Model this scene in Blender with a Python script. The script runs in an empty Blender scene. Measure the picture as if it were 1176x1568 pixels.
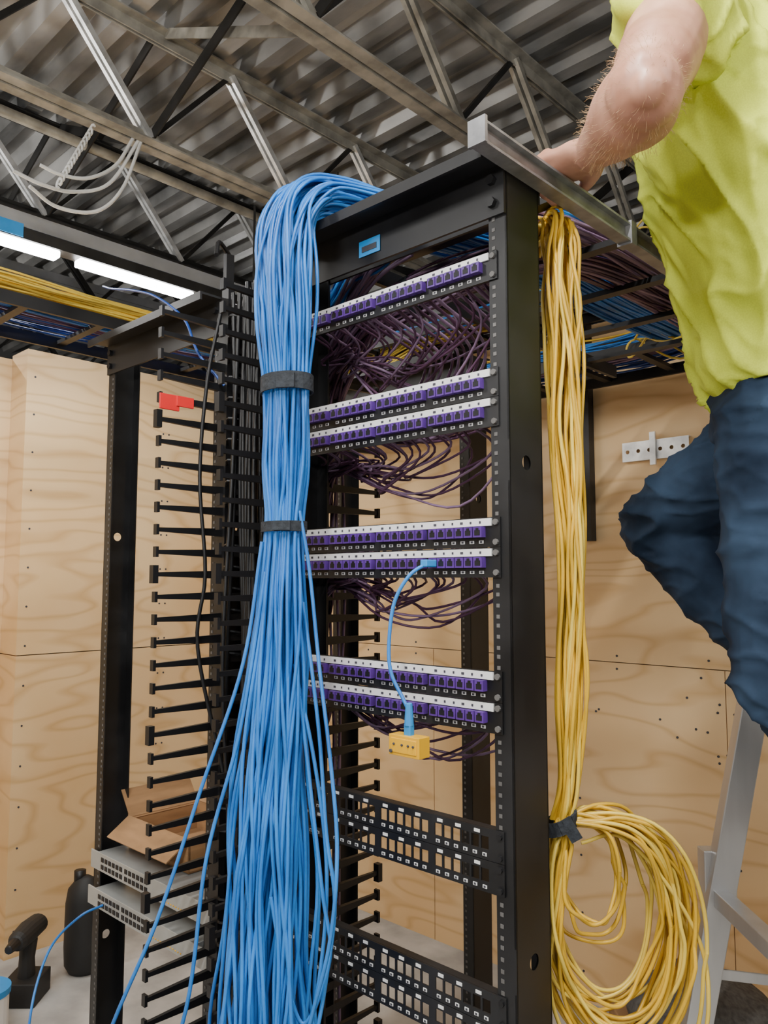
import bpy, bmesh, math, random
from mathutils import Vector, Matrix, noise
random.seed(7)
V=Vector
ANG=-math.radians(43.38)
RM=Matrix.Translation((-0.0054,1.3049,0))@Matrix.Rotation(ANG,4,'Z')   # rack frame: X along rack row, Y to the rear
ID=Matrix.Identity(4)
U=0.04445
scene=bpy.context.scene
col=scene.collection

# ------------------------------------------------------------------ materials
def nodes_of(name):
    m=bpy.data.materials.new(name); m.use_nodes=True
    nt=m.node_tree; b=nt.nodes['Principled BSDF']
    return m,nt,b
def mat(name,c,rough=.5,metal=0.,var=.12,scale=8.,bump=.0,emit=0.,stretch=(1,1,1),rvar=0.,c2=None,sheen=0.,sss=0.,coat=0.,bdist=.01,spec=None):
    m,nt,b=nodes_of(name)
    N=nt.nodes;L=nt.links
    tc=N.new('ShaderNodeTexCoord'); mp=N.new('ShaderNodeMapping'); mp.inputs['Scale'].default_value=stretch
    L.new(tc.outputs['Object'],mp.inputs['Vector'])
    nz=N.new('ShaderNodeTexNoise'); nz.inputs['Scale'].default_value=scale; nz.inputs['Detail'].default_value=5
    L.new(mp.outputs[0],nz.inputs['Vector'])
    cr=N.new('ShaderNodeValToRGB')
    a=[max(0,x*(1-var)) for x in c]; d=list(c2) if c2 else [min(1,x*(1+var)) for x in c]
    cr.color_ramp.elements[0].position=.35; cr.color_ramp.elements[1].position=.65
    cr.color_ramp.elements[0].color=(*a,1); cr.color_ramp.elements[1].color=(*d,1)
    L.new(nz.outputs['Fac'],cr.inputs[0]); L.new(cr.outputs[0],b.inputs['Base Color'])
    b.inputs['Roughness'].default_value=rough; b.inputs['Metallic'].default_value=metal
    if spec is not None: b.inputs['Specular IOR Level'].default_value=spec
    if rvar:
        mr=N.new('ShaderNodeMapRange'); mr.inputs['To Min'].default_value=rough-rvar; mr.inputs['To Max'].default_value=rough+rvar
        L.new(nz.outputs['Fac'],mr.inputs['Value']); L.new(mr.outputs[0],b.inputs['Roughness'])
    if bump:
        bp=N.new('ShaderNodeBump'); bp.inputs['Strength'].default_value=bump; bp.inputs['Distance'].default_value=bdist
        L.new(nz.outputs['Fac'],bp.inputs['Height']); L.new(bp.outputs[0],b.inputs['Normal'])
    if emit:
        b.inputs['Emission Color'].default_value=(*c,1); b.inputs['Emission Strength'].default_value=emit
    if sheen: b.inputs['Sheen Weight'].default_value=sheen
    if coat: b.inputs['Coat Weight'].default_value=coat
    if sss:
        b.inputs['Subsurface Weight'].default_value=sss; b.inputs['Subsurface Radius'].default_value=(.02,.008,.005); b.inputs['Subsurface Scale'].default_value=.5
    return m
def plywood(name,base,dark):
    m,nt,b=nodes_of(name); N=nt.nodes;L=nt.links
    tc=N.new('ShaderNodeTexCoord'); mp=N.new('ShaderNodeMapping'); mp.inputs['Scale'].default_value=(.6,.6,2.4)
    L.new(tc.outputs['Object'],mp.inputs['Vector'])
    nz=N.new('ShaderNodeTexNoise'); nz.inputs['Scale'].default_value=1.5; nz.inputs['Detail'].default_value=2.2; nz.inputs['Roughness'].default_value=.42
    L.new(mp.outputs[0],nz.inputs['Vector'])
    mu=N.new('ShaderNodeMath'); mu.operation='MULTIPLY'; mu.inputs[1].default_value=24
    L.new(nz.outputs['Fac'],mu.inputs[0])
    pp=N.new('ShaderNodeMath'); pp.operation='PINGPONG'; pp.inputs[1].default_value=1.0
    L.new(mu.outputs[0],pp.inputs[0])
    cr=N.new('ShaderNodeValToRGB'); e=cr.color_ramp.elements
    e[0].position=0; e[0].color=(*base,1); e[1].position=1; e[1].color=(*dark,1)
    k=cr.color_ramp.elements.new(.6); k.color=(*[x*.985 for x in base],1)
    L.new(pp.outputs[0],cr.inputs[0])
    n2=N.new('ShaderNodeTexNoise'); n2.inputs['Scale'].default_value=1.3; n2.inputs['Detail'].default_value=4
    L.new(tc.outputs['Object'],n2.inputs['Vector'])
    mx=N.new('ShaderNodeMix'); mx.data_type='RGBA'; mx.blend_type='MULTIPLY'
    c2=N.new('ShaderNodeValToRGB'); c2.color_ramp.elements[0].color=(.88,.78,.64,1); c2.color_ramp.elements[1].color=(1,1,1,1)
    c2.color_ramp.elements[0].position=.3;c2.color_ramp.elements[1].position=.65
    L.new(n2.outputs['Fac'],c2.inputs[0])
    mx.inputs['Factor'].default_value=1
    L.new(cr.outputs[0],mx.inputs['A']); L.new(c2.outputs[0],mx.inputs['B'])
    L.new(mx.outputs['Result'],b.inputs['Base Color']); b.inputs['Roughness'].default_value=.5
    return m
M={}
M['ply']=plywood('plywood',(.82,.59,.33),(.68,.45,.22))
M['backing']=mat('dark_gap',(.08,.06,.04),.9)
M['concrete']=mat('concrete',(.42,.41,.39),.75,var=.25,scale=5,bump=.15)
M['deck']=mat('galvanised_deck',(.23,.23,.225),.35,.45,var=.3,scale=2.6,rvar=.1,c2=(.62,.61,.59),bump=.03,stretch=(.6,2,1))
M['joist']=mat('painted_joist',(.38,.36,.31),.5,.2,var=.3,scale=14)
M['joistdark']=mat('primer_steel',(.028,.027,.026),.5,.4,var=.3,scale=14)
M['galv']=mat('galvanised_steel',(.72,.72,.71),.35,.5,var=.2,scale=20,rvar=.1)
M['outer']=mat('grey_cladding',(.10,.10,.10),.7,var=.2,scale=2)
M['black']=mat('black_powder_coat',(.007,.007,.008),.45,.0,var=.3,scale=7,rvar=.14,c2=(.016,.016,.017))
M['blackplastic']=mat('black_plastic',(.007,.007,.008),.45,var=.2)
M['hole']=mat('cage_nut_hole',(.13,.125,.12),.6,.2)
M['greyrail']=mat('grey_rail',(.27,.27,.28),.42,.5,var=.25,scale=25)
M['white']=mat('white_label',(.74,.74,.73),.5,var=.04)
M['ink']=mat('label_ink',(.05,.05,.06),.6)
M['purple']=mat('purple_jack',(.085,.030,.22),.4,var=.15,scale=40)
M['jackhole']=mat('jack_opening',(.004,.004,.006),.5)
M['bluecable']=mat('blue_cable',(.014,.16,.56),.40,var=.25,scale=6,c2=(.035,.26,.74))
M['bluecable2']=mat('dark_blue_cable',(.012,.06,.30),.4)
M['yellowcable']=mat('yellow_cable',(.60,.36,.022),.4,var=.2,scale=8)
M['yellowcable2']=mat('pale_yellow_cable',(.70,.50,.07),.4,var=.15,scale=8)
M['purplecable']=mat('purple_cable',(.10,.042,.088),.45,var=.3,scale=8)
M['purplecable2']=mat('mauve_cable',(.24,.15,.25),.45,var=.3,scale=8)
M['whitecable']=mat('white_cable',(.8,.8,.78),.5)
M['velcro']=mat('velcro_strap',(.02,.024,.03),.9,var=.3,scale=120,bump=.3)
M['led']=mat('led_diffuser',(1,.995,.985),.5,var=0,emit=22)
M['ledbody']=mat('fixture_body',(.40,.41,.43),.4,.4)
M['tester']=mat('yellow_tester_plastic',(.80,.42,.01),.4)
M['red']=mat('red_tag',(.70,.02,.02),.5)
M['bluetag']=mat('blue_sticker',(.02,.25,.62),.5)
M['card']=mat('cardboard',(.36,.20,.09),.8,var=.12,scale=12,stretch=(1,1,6))
M['switch']=mat('switch_metal',(.40,.41,.40),.4,.4)
M['alu']=mat('aluminium',(.55,.55,.55),.35,.8,var=.15,scale=10,stretch=(1,1,.2))
M['rubber']=mat('rubber_dark',(.015,.015,.015),.6)
M['skin']=mat('skin',(.48,.22,.14),.45,var=.14,scale=14,bump=.25,bdist=.004,c2=(.62,.33,.225),sss=.06)
M['hair']=mat('hair_brown',(.16,.08,.04),.6,scale=60,stretch=(1,1,.2))
M['armhair']=mat('arm_hair',(.55,.35,.18),.5)
M['shirt']=mat('hi_vis_shirt',(.60,.68,.06),.8,var=.06,scale=420,bump=.10,bdist=.002)
M['jeans']=mat('denim',(.007,.015,.036),.85,var=.35,scale=5,c2=(.038,.068,.12),bump=.5,bdist=.02,spec=.2)
M['boot']=mat('work_boot',(.16,.09,.045),.6,bump=.2)
M['eye']=mat('eye_white',(.8,.78,.75),.2); M['iris']=mat('iris',(.08,.12,.18),.2); M['lip']=mat('lip',(.5,.2,.17),.5)
M['canvas']=mat('grey_canvas',(.10,.095,.09),.9,var=.3,scale=90,bump=.3)

# ------------------------------------------------------------------ mesh builder
class B:
    def __init__(s): s.v=[];s.f=[];s.m=[];s.mats=[]
    def mi(s,k):
        if k not in s.mats: s.mats.append(k)
        return s.mats.index(k)
    def add(s,vs,fs,k):
        o=len(s.v); s.v+= [tuple(x) for x in vs]; i=s.mi(k)
        for f in fs: s.f.append([o+j for j in f]); s.m.append(i)
    def mm(s,x0,x1,y0,y1,z0,z1,k):
        vs=[(x,y,z) for z in (z0,z1) for y in (y0,y1) for x in (x0,x1)]
        s.add(vs,[(0,2,3,1),(4,5,7,6),(0,1,5,4),(2,6,7,3),(0,4,6,2),(1,3,7,5)],k)
    def box(s,c,d,k,R=None):
        h=V(d)/2; vs=[]
        for z in (-1,1):
            for y in (-1,1):
                for x in (-1,1):
                    p=V((x*h.x,y*h.y,z*h.z))
                    if R: p=R@p
                    vs.append(V(c)+p)
        s.add(vs,[(0,2,3,1),(4,5,7,6),(0,1,5,4),(2,6,7,3),(0,4,6,2),(1,3,7,5)],k)
    def bar(s,p0,p1,w,h,k,up=V((0,0,1)),w1=None,h1=None):
        p0=V(p0);p1=V(p1);t=(p1-p0).normalized(); u=t.cross(V(up))
        if u.length<1e-4: u=t.cross(V((0,1,0)))
        u.normalize(); v=u.cross(t).normalized()
        w1=w if w1 is None else w1; h1=h if h1 is None else h1; vs=[]
        for p,a,b in ((p0,w,h),(p1,w1,h1)):
            for y in (-1,1):
                for x in (-1,1): vs.append(p+u*x*a/2+v*y*b/2)
        s.add(vs,[(0,2,3,1),(4,5,7,6),(0,1,5,4),(2,6,7,3),(0,4,6,2),(1,3,7,5)],k)
    def cyl(s,p0,p1,r0,k,r1=None,n=12):
        r1=r0 if r1 is None else r1
        p0=V(p0);p1=V(p1);t=(p1-p0).normalized(); u=t.cross(V((0,0,1)))
        if u.length<1e-3: u=V((1,0,0))
        u.normalize(); v=t.cross(u)
        vs=[]
        for p,r in ((p0,r0),(p1,r1)):
            for i in range(n):
                a=2*math.pi*i/n; vs.append(p+u*math.cos(a)*r+v*math.sin(a)*r)
        fs=[(i,(i+1)%n,n+(i+1)%n,n+i) for i in range(n)]+[tuple(range(n))[::-1],tuple(range(n,2*n))]
        s.add(vs,fs,k)
    def tube(s,pts,r,k,n=8):
        rs=r if isinstance(r,(list,tuple)) else [r]*len(pts)
        s.loft([(V(p),q,q) for p,q in zip(pts,rs)],k,n=n,cap=False)
    def loft(s,rings,k,uref=V((0,0,1)),n=18,cap=True):
        P=[V(r[0]) for r in rings]; vs=[];u=None
        ext=[]
        for i in range(len(P)):
            t=(P[min(i+1,len(P)-1)]-P[max(i-1,0)]).normalized()
            uu=V(uref)-t*V(uref).dot(t)
            if uu.length<1e-3: uu=V((1,0,0))-t*t.x
            if not cap and u is not None:
                uu=u-t*u.dot(t)
            uu.normalize(); u=uu; v=t.cross(uu); ext.append((P[i],uu,v,t,rings[i][1],rings[i][2]))
        seq=[]
        if cap:
            p,uu,v,t,a,b=ext[0]; q=min(a,b)
            seq+=[(p-t*q*.75,uu,v,a*.35,b*.35),(p-t*q*.45,uu,v,a*.78,b*.78)]
        for p,uu,v,t,a,b in ext: seq.append((p,uu,v,a,b))
        if cap:
            p,uu,v,t,a,b=ext[-1]; q=min(a,b)
            seq+=[(p+t*q*.45,uu,v,a*.78,b*.78),(p+t*q*.75,uu,v,a*.35,b*.35)]
        for p,uu,v,a,b in seq:
            for j in range(n):
                w=2*math.pi*j/n; vs.append(p+uu*math.cos(w)*a+v*math.sin(w)*b)
        fs=[]
        for i in range(len(seq)-1):
            for j in range(n):
                fs.append((i*n+j,i*n+(j+1)%n,(i+1)*n+(j+1)%n,(i+1)*n+j))
        fs.append(tuple(range(n))[::-1]); fs.append(tuple(range((len(seq)-1)*n,len(seq)*n)))
        s.add(vs,fs,k)
    def ell(s,c,r,k,R=None,n=16,m=10):
        vs=[];fs=[]
        for i in range(1,m):
            th=math.pi*i/m
            for j in range(n):
                ph=2*math.pi*j/n
                p=V((r[0]*math.sin(th)*math.cos(ph),r[1]*math.sin(th)*math.sin(ph),r[2]*math.cos(th)))
                if R: p=R@p
                vs.append(V(c)+p)
        top=V((0,0,r[2]));bot=-top
        if R: top=R@top;bot=R@bot
        vs+=[V(c)+top,V(c)+bot]; T=len(vs)-2;Bo=T+1
        for i in range(m-2):
            for j in range(n): fs.append((i*n+j,(i+1)*n+j,(i+1)*n+(j+1)%n,i*n+(j+1)%n))
        for j in range(n):
            fs.append((T,j,(j+1)%n)); fs.append((Bo,(m-2)*n+(j+1)%n,(m-2)*n+j))
        s.add(vs,fs,k)
    def holeplate(s,c,u,v,w,h,r,k,n=24):
        c=V(c);u=V(u);v=V(v);vs=[];fs=[]
        for j in range(n):
            a=2*math.pi*(j+.5)/n; ca,sa=math.cos(a),math.sin(a)
            q=1/max(abs(ca)/(w/2),abs(sa)/(h/2)) if True else 1
            vs.append(c+u*ca*r+v*sa*r); 
            vs.append(c+u*ca*q+v*sa*q)
        for sx in (-1,1):
            for sy in (-1,1):
                cc=c+u*sx*w/2+v*sy*h/2
                i=min(range(1,2*n,2),key=lambda t:(vs[t]-cc).length); vs[i]=cc
        for j in range(n):
            a=2*j;b=2*((j+1)%n); fs.append((a,a+1,b+1,b))
        s.add(vs,fs,k)
    def obj(s,name,parent=None,matrix=None,bevel=0,smooth=False):
        me=bpy.data.meshes.new(name); me.from_pydata(s.v,[],s.f)
        for k in s.mats: me.materials.append(M[k])
        me.polygons.foreach_set('material_index',s.m); me.update()
        bm=bmesh.new(); bm.from_mesh(me); bmesh.ops.recalc_face_normals(bm,faces=bm.faces); bm.to_mesh(me); bm.free()
        if smooth: me.polygons.foreach_set('use_smooth',[True]*len(me.polygons))
        o=bpy.data.objects.new(name,me); col.objects.link(o)
        if parent: o.parent=parent
        if matrix is not None: o.matrix_world=matrix
        if bevel:
            md=o.modifiers.new('bevel','BEVEL'); md.width=bevel; md.segments=2; md.limit_method='ANGLE'
        return o
def empty(name,matrix=ID):
    e=bpy.data.objects.new(name,None); e.empty_display_size=.1; col.objects.link(e); e.matrix_world=matrix; return e
def cat(pts,n=6):
    P=[tuple(p) for p in pts]; P=[tuple(2*a-b for a,b in zip(P[0],P[1]))]+P+[tuple(2*a-b for a,b in zip(P[-1],P[-2]))]
    out=[]
    for i in range(1,len(P)-2):
        for j in range(n):
            t=j/n
            out.append(tuple(.5*((2*b)+(-a+c)*t+(2*a-5*b+4*c-d)*t*t+(-a+3*b-3*c+d)*t**3) for a,b,c,d in zip(P[i-1],P[i],P[i+1],P[i+2])))
    out.append(P[-2]); return out
def cables(name,splines,r,k,parent=None,matrix=None,res=2,cyc=False):
    cu=bpy.data.curves.new(name,'CURVE'); cu.dimensions='3D'; cu.bevel_depth=r; cu.bevel_resolution=res; cu.use_fill_caps=True
    ks=k if isinstance(k,(list,tuple)) else [k]
    for q in ks: cu.materials.append(M[q])
    for i,sp in enumerate(splines):
        s=cu.splines.new('POLY'); s.points.add(len(sp)-1)
        s.points.foreach_set('co',[c for p in sp for c in (p[0],p[1],p[2],1)])
        s.material_index=i%len(ks); s.use_smooth=True; s.use_cyclic_u=cyc
    o=bpy.data.objects.new(name,cu); col.objects.link(o)
    if parent: o.parent=parent
    if matrix is not None: o.matrix_world=matrix
    return o
def bundle(path,n,uref=(1,0,0),jit=.15,twist=.5,samp=6,seed=0,freq=3.,endvar=0):
    rnd=random.Random(seed); C=cat(path,samp); out=[]
    fr=[]
    for i,c in enumerate(C):
        p=V(c[:3]); t=(V(C[min(i+1,len(C)-1)][:3])-V(C[max(i-1,0)][:3])).normalized()
        u=V(uref)-t*V(uref).dot(t); u.normalize(); v=t.cross(u); fr.append((p,u,v,c[3],c[4]))
    L=len(fr)
    for k in range(n):
        rho=math.sqrt((k+.5)/n); ph=k*2.39996+rnd.uniform(-.3,.3); sp=[]; tw=rnd.uniform(-twist,twist)
        last=L-int(rnd.uniform(0,endvar))
        for i,(p,u,v,a,b) in enumerate(fr[:last]):
            s=i/L
            nx=noise.noise(V((k*3.7+seed,s*freq,1.3)))*jit*2; ny=noise.noise(V((k*3.7+seed,s*freq,9.3)))*jit*2
            x=math.cos(ph+tw*s)*rho+nx; y=math.sin(ph+tw*s)*rho+ny
            sp.append(p+u*x*a+v*y*b)
        out.append(sp)
    return out

# ------------------------------------------------------------------ room shell
YB=1.68   # back plywood wall
b=B(); b.mm(-6,4,-4,7,-.1,0,'concrete'); b.obj('floor',matrix=RM)
b=B()
z0,dz,per=3.44,.055,.165; ys=[];y=-4.
while y<7:
    ys+=[(y,z0),(y+per*.36,z0),(y+per*.5,z0+dz),(y+per*.86,z0+dz)]; y+=per
xs=[-6,-3.5,-1,1.5,4]; n=len(ys); vs=[(x,yy,zz) for x in xs for yy,zz in ys]
b.add(vs,[(i*n+j,i*n+j+1,(i+1)*n+j+1,(i+1)*n+j) for i in range(len(xs)-1) for j in range(n-1)],'deck')
b.mm(-6,4,-4,7,3.52,3.56,'outer')
b.obj('ceiling',matrix=RM)
for nm,a in (('wall_outer_left',(-6.1,-6,-4,7)),('wall_outer_right',(4,4.1,-4,7)),('wall_outer_front',(-6,4,-4.1,-4)),('wall_outer_back',(-6,4,7,7.1))):
    b=B(); b.mm(*a,0,3.5,'outer'); b.obj(nm,matrix=RM)
def screws(b,pts,ax):
    for p in pts:
        p=V(p); d=V((0,-.002,0)) if ax=='y' else V((.002,0,0))
        b.cyl(p,p+d,.0042,'ink',n=8)
b=B(); b.mm(-2.56,2.6,YB+.018,YB+.07,0,2.44,'backing')
for x0,x1 in ((-2.56,-1.29),(-1.287,-.07),(-.067,1.15),(1.153,2.6)): b.mm(x0,x1,YB,YB+.018,0,1.195,'ply')
for x0,x1 in ((-2.56,-.9),(-.897,1.54),(1.543,2.6)): b.mm(x0,x1,YB,YB+.018,1.198,2.44,'ply')
pts=[]
for z in (1.17,1.222):
    for i in range(14): pts.append((-2.3+i*.31+random.uniform(-.02,.02),YB,z+random.uniform(-.006,.006)))
for i in range(7):
    z=.1+i*.16
    for x in (-.095,-.042): pts.append((x,YB,z))
for i in range(6): pts.append((-.93,YB,1.28+i*.2)); pts.append((-.87,YB,1.28+i*.2)); pts.append((.0,YB,1.25+i*.2)); pts.append((-.6,YB,.1+.2*i))
for i in range(10): pts.append((random.uniform(-.55,0),YB,random.uniform(.85,1.1)))
screws(b,pts,'y'); b.obj('wall_back',matrix=RM)
b=B(); b.mm(-2.62,-2.578,-3.2,YB+.07,0,2.44,'backing')
for y0,y1 in ((-3.2,-2.1),(-2.096,-.86),(-.856,YB)):
    b.mm(-2.578,-2.56,y0,y1,0,1.18,'ply'); b.mm(-2.578,-2.56,y0,y1,1.184,2.44,'ply')
b.mm(-2.56,-2.418,.394,YB,0,2.43,'backing')
for z0_,z1_ in ((0,1.18),(1.184,2.44)):
    b.mm(-2.418,-2.40,.376,YB,z0_,z1_,'ply'); b.mm(-2.559,-2.418,.376,.394,z0_,z1_,'ply')
b.mm(-2.56,-2.40,.376,YB,2.44,2.455,'ply')
pts=[]
for i in range(15):
    z=.1+i*.16; pts+=[(-2.40,.41,z),(-2.40,1.02,z),(-2.40,1.05,z)]
screws(b,pts,'x'); b.obj('wall_left',matrix=RM)

# ------------------------------------------------------------------ roof joists
def joist(x,k,kw,ks):
    b=B()
    for zc,s in ((3.0,1),(3.425,-1)):
        for sx in (-1,1):
            b.mm(x+sx*.026-.020,x+sx*.026+.020,-4,7,zc-.003,zc+.003,k)
            b.mm(x+sx*.008-.003,x+sx*.008+.003,-4,7,min(zc,zc+s*.04),max(zc,zc+s*.04),k)
    y=-3.56;i=0
    while y<6.8:
        if i%2==0: b.bar((x,y,3.02),(x,y+.33,3.41),.018,.018,kw)
        else:
            for d in (-.014,.014): b.bar((x+d,y,3.41),(x+d,y+.33,3.02),.016,.022,ks)
        y+=.33;i+=1
    b.obj('roof_joist',matrix=RM)
for x,k,kw,ks in ((-1.5,'joist','joistdark','galv'),(-.65,'joist','joistdark','joist'),(.2,'joist','joist','joistdark'),(1.05,'joistdark','joistdark','joistdark'),(1.9,'joistdark','joistdark','joistdark'),(-2.35,'joistdark','joistdark','galv'),(-3.2,'joistdark','joistdark','joistdark'),(-4.05,'joistdark','joistdark','joistdark'),(-4.9,'joistdark','joistdark','joistdark')):
    joist(x,k,kw,ks)
b=B()
for yb in (.40,2.4,4.2):
    for x in (-3.2,-2.35,-1.5,-.65,.2):
        b.bar((x+.03,yb,3.03),(x+.82,yb+.02,3.42),.045,.006,'joistdark',up=V((0,1,0)))
        b.bar((x+.03,yb+.04,3.42),(x+.82,yb+.04,3.03),.035,.006,'joistdark' if x!=-1.5 else 'joist',up=V((0,1,0)))
b.obj('joist_bridging',matrix=RM)
b=B(); b.cyl((-2.0,-3,3.2),(-2.0,6,3.2),.02,'joist'); b.cyl((-6,3.4,3.1),(4,3.4,3.1),.03,'joistdark'); b.cyl((-6,2.9,3.3),(4,2.9,3.3),.025,'joist')
b.obj('ceiling_conduit',matrix=RM,smooth=True)
cv=[(-1.51+.014*math.cos(i*.8),.20-.001*i,2.98-.0022*i+.014*math.sin(i*.8)) for i in range(110)]
cables('white_ceiling_cable',[cat([(-1.5,.34,3.0),(-1.5,.28,2.88),(-1.5,.19,2.80),(-1.5,.10,2.775),(-1.5,.03,2.78)],8),cat([(-1.5,.36,3.0),(-1.52,.27,2.82),(-1.52,.15,2.745),(-1.5,.04,2.72),(-1.5,-.05,2.73)],8),cat([(-1.5,.37,3.0),(-1.49,.30,2.80),(-1.51,.22,2.70),(-1.53,.10,2.68),(-1.5,.0,2.70)],8)],.006,'whitecable',matrix=RM)
cables('coiled_ceiling_cable',[cv],.004,'whitecable',matrix=RM)

# ------------------------------------------------------------------ equipment racks
def post(b,xo,inw,y0,dep,z1,holes=()):
    xi=xo+inw*.032
    a,c=min(xo,xi),max(xo,xi)
    b.mm(a,c,y0,y0+.003,0,z1,'black'); b.mm(a,c,y0+dep-.003,y0+dep,0,z1,'black')
    z=0; hs=sorted(holes)
    for h in hs:
        b.mm(min(xo,xo+inw*.003),max(xo,xo+inw*.003),y0,y0+dep,z,h-.03,'black')
        for xx in (xo,xo+inw*.003): b.holeplate((xx,y0+dep/2,h),(0,1,0),(0,0,1),dep,.06,.011,'black')
        z=h+.03
    b.mm(min(xo,xo+inw*.003),max(xo,xo+inw*.003),y0,y0+dep,z,z1,'black')
    zz=.1
    xm=xi-inw*.009
    while zz<z1-.03:
        for d in (0,.0159,.0318):
            b.box((xm,y0-.0003,zz+d),(.0055,.001,.0055),'hole'); b.box((xm,y0+dep+.0003,zz+d),(.0055,.001,.0055),'hole')
        zz+=U
def rack(x0,x1,y0,dep,z1,holes=(1.66,.95)):
    b=B()
    post(b,x0,1,y0,dep,z1,holes); post(b,x1,-1,y0,dep,z1,holes)
    b.mm(x0,x1,y0-.062,y0,z1+.001,z1+.006,'black'); b.mm(x0,x1,y0-.006,y0-.001,z1-.075,z1+.001,'black'); b.mm(x0,x1,y0-.062,y0-.057,z1-.012,z1+.001,'black')
    b.mm(x0,x1,y0+dep+.001,y0+dep+.006,z1-.03,z1,'black'); b.mm(x0,x1,y0+dep,y0+dep+.02,z1+.001,z1+.005,'black')
    for x in (x0+.02,x1-.02):
        for z in (z1-.02,z1-.055): b.cyl((x,y0-.014,z),(x,y0-.006,z),.008,'blackplastic',n=6)
    b.mm(x0-.01,x1+.01,y0-.13,y0-.002,0,.006,'black'); b.mm(x0-.01,x1+.01,y0+dep+.002,y0+dep+.13,0,.006,'black')
    b.mm(x0,x0+.04,y0-.06,y0+dep+.06,.0,.075,'black'); b.mm(x1-.04,x1,y0-.06,y0+dep+.06,.0,.075,'black')
    return b
b=rack(-.2575,.2575,0,.088,2.105); b.box((-.02,-.0075,2.06),(.05,.001,.028),'bluetag'); b.box((-.02,-.0085,2.058),(.035,.001,.01),'ink')
b.obj('equipment_rack',matrix=RM)
b=rack(-1.03,-.515,.04,.072,2.10,(1.6,.6)); b.obj('equipment_rack',matrix=RM)
b=rack(-.845,-.33,.68,.076,2.08,(1.7,)); b.obj('equipment_rack',matrix=RM)

# ------------------------------------------------------------------ patch panels
def jackx(i): return -.2275+.012+ (i//6)*.1125+ (i%6)*.0172
def panel(ztop,full=True):
    b=B(); z=ztop; H=.0437
    if full:
        b.mm(-.2413,.2413,-.003,-.0008,z-H,z,'black')
        b.mm(-.2275,.2275,-.006,-.003,z-.0125,z-.0015,'white')
        for i in range(24):
            x=jackx(i)
            b.box((x,-.0063,z-.007),(.003 if i%3 else .005,.0008,.0035),'ink')
            b.box((x,-.008,z-.0215),(.0152,.011,.0155),'purple')
            b.box((x,-.0137,z-.0225),(.0098,.0008,.0075),'jackhole'); b.box((x,-.0137,z-.0175),(.005,.0008,.004),'jackhole')
            b.box((x,-.0034,z-.036),(.008,.0008,.0045),'white'); b.box((x,-.0039,z-.036),(.004,.0006,.003),'ink')
            b.box((x,.012,z-.0215),(.0145,.028,.016),'blackplastic')
        b.mm(-.2275,.2275,.0,.006,z-.042,z-.002,'blackplastic')
    else:
        b.mm(-.2413,.2413,-.003,-.0008,z-.0115,z,'black'); b.mm(-.2413,.2413,-.003,-.0008,z-H,z-.0295,'black')
        prev=-.2413
        for i in range(24):
            x=jackx(i); b.mm(prev,x-.0068,-.003,-.0008,z-.0295,z-.0115,'black'); prev=x+.0068
            b.box((x,-.0036,z-.0365),(.007,.001,.0045),'white'); b.box((x,-.0042,z-.0365),(.0035,.0006,.003),'ink')
            if i%2==0: b.box((x+.004,-.0036,z-.006),(.010,.001,.0045),'white')
        b.mm(prev,.2413,-.003,-.0008,z-.0295,z-.0115,'black')
        b.mm(-.2275,.2275,0,.014,z-.002,z,'black'); b.mm(-.2275,.2275,0,.014,z-H,z-H+.002,'black')
    for sx in (-.2345,.2345):
        for dz_ in (.0075,.0365): b.cyl((sx,-.0065,z-dz_),(sx,-.003,z-dz_),.0045,'hole' if full else 'blackplastic',n=8)
    b.obj('patch_panel' if full else 'unloaded_patch_panel',matrix=RM)
ZT=1.978
full=[0,4,5,9,10,14,15]; 
for k in full: panel(ZT-k*U)
for k in (19,20,24,25,29,30): panel(ZT-k*U,False)

# ------------------------------------------------------------------ purple cabling behind the panels
rp=random.Random(3); sp=[]
for k in full:
    z=ZT-k*U-.0215
    lower=(k in (0,5,10,15))
    for i in range(24):
        x=jackx(i); fr=(x+.27)/.5
        sag=(.02+.10*fr*rp.uniform(.35,1.2)) if lower else .02+.03*fr
        if k==0: sag*=1.4
        yb=.06+rp.uniform(0,.06)
        zz=z-rp.uniform(.0,.03)
        sp.append(cat([(x,.025,z),(x-.004+rp.uniform(-.01,.01),yb,z-.012-sag*.3),(x-.05-.1*fr*rp.uniform(.6,1.3),yb+.02,z-sag),(-.16+.1*fr,.11+rp.uniform(-.04,.04),z-sag*rp.uniform(.6,1.)),(-.245,.13,zz-.01),(-.30,.15+rp.uniform(-.02,.02),zz-.06),(-.33,.16,zz-.16)],5))
pc=empty('purple_cabling',RM)
cables('panel_drops',sp,.0023,['purplecable','purplecable','purplecable2'],pc,res=1)
sp=[]
for i in range(60):
    x0=-.36+rp.uniform(-.05,.06); y0=.15+rp.uniform(-.05,.06)
    sp.append(cat([(x0+rp.uniform(-.012,.012),y0+rp.uniform(-.012,.012),z) for z in (2.08,1.8,1.5,1.2,.9,.6,.3)],4))
cables('vertical_run',sp,.003,['purplecable','purplecable2'],pc,res=1)
sp=bundle([(.13,1.25,2.17,.05,.03),(.12,.8,2.165,.05,.03),(.10,.45,2.15,.045,.035),(.02,.27,2.09,.04,.035),(-.10,.20,2.045,.04,.035),(-.22,.17,2.0,.04,.035),(-.30,.16,1.90,.035,.035),(-.34,.15,1.7,.035,.035)],64,jit=.25,twist=1.5,seed=31,freq=6)
for i in range(16):
    x=jackx(23-i%24); 
    sp.append(cat([(x,.03,1.95),(x+.012,.12+.004*i,1.90),(x-.05,.20,1.875-.003*i),(-.1,.22,1.86),(-.22,.2,1.9),(-.29,.17,1.8)],6))
cables('overhead_drop',sp,.0029,['purplecable2','purplecable'],pc,res=1)
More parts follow.
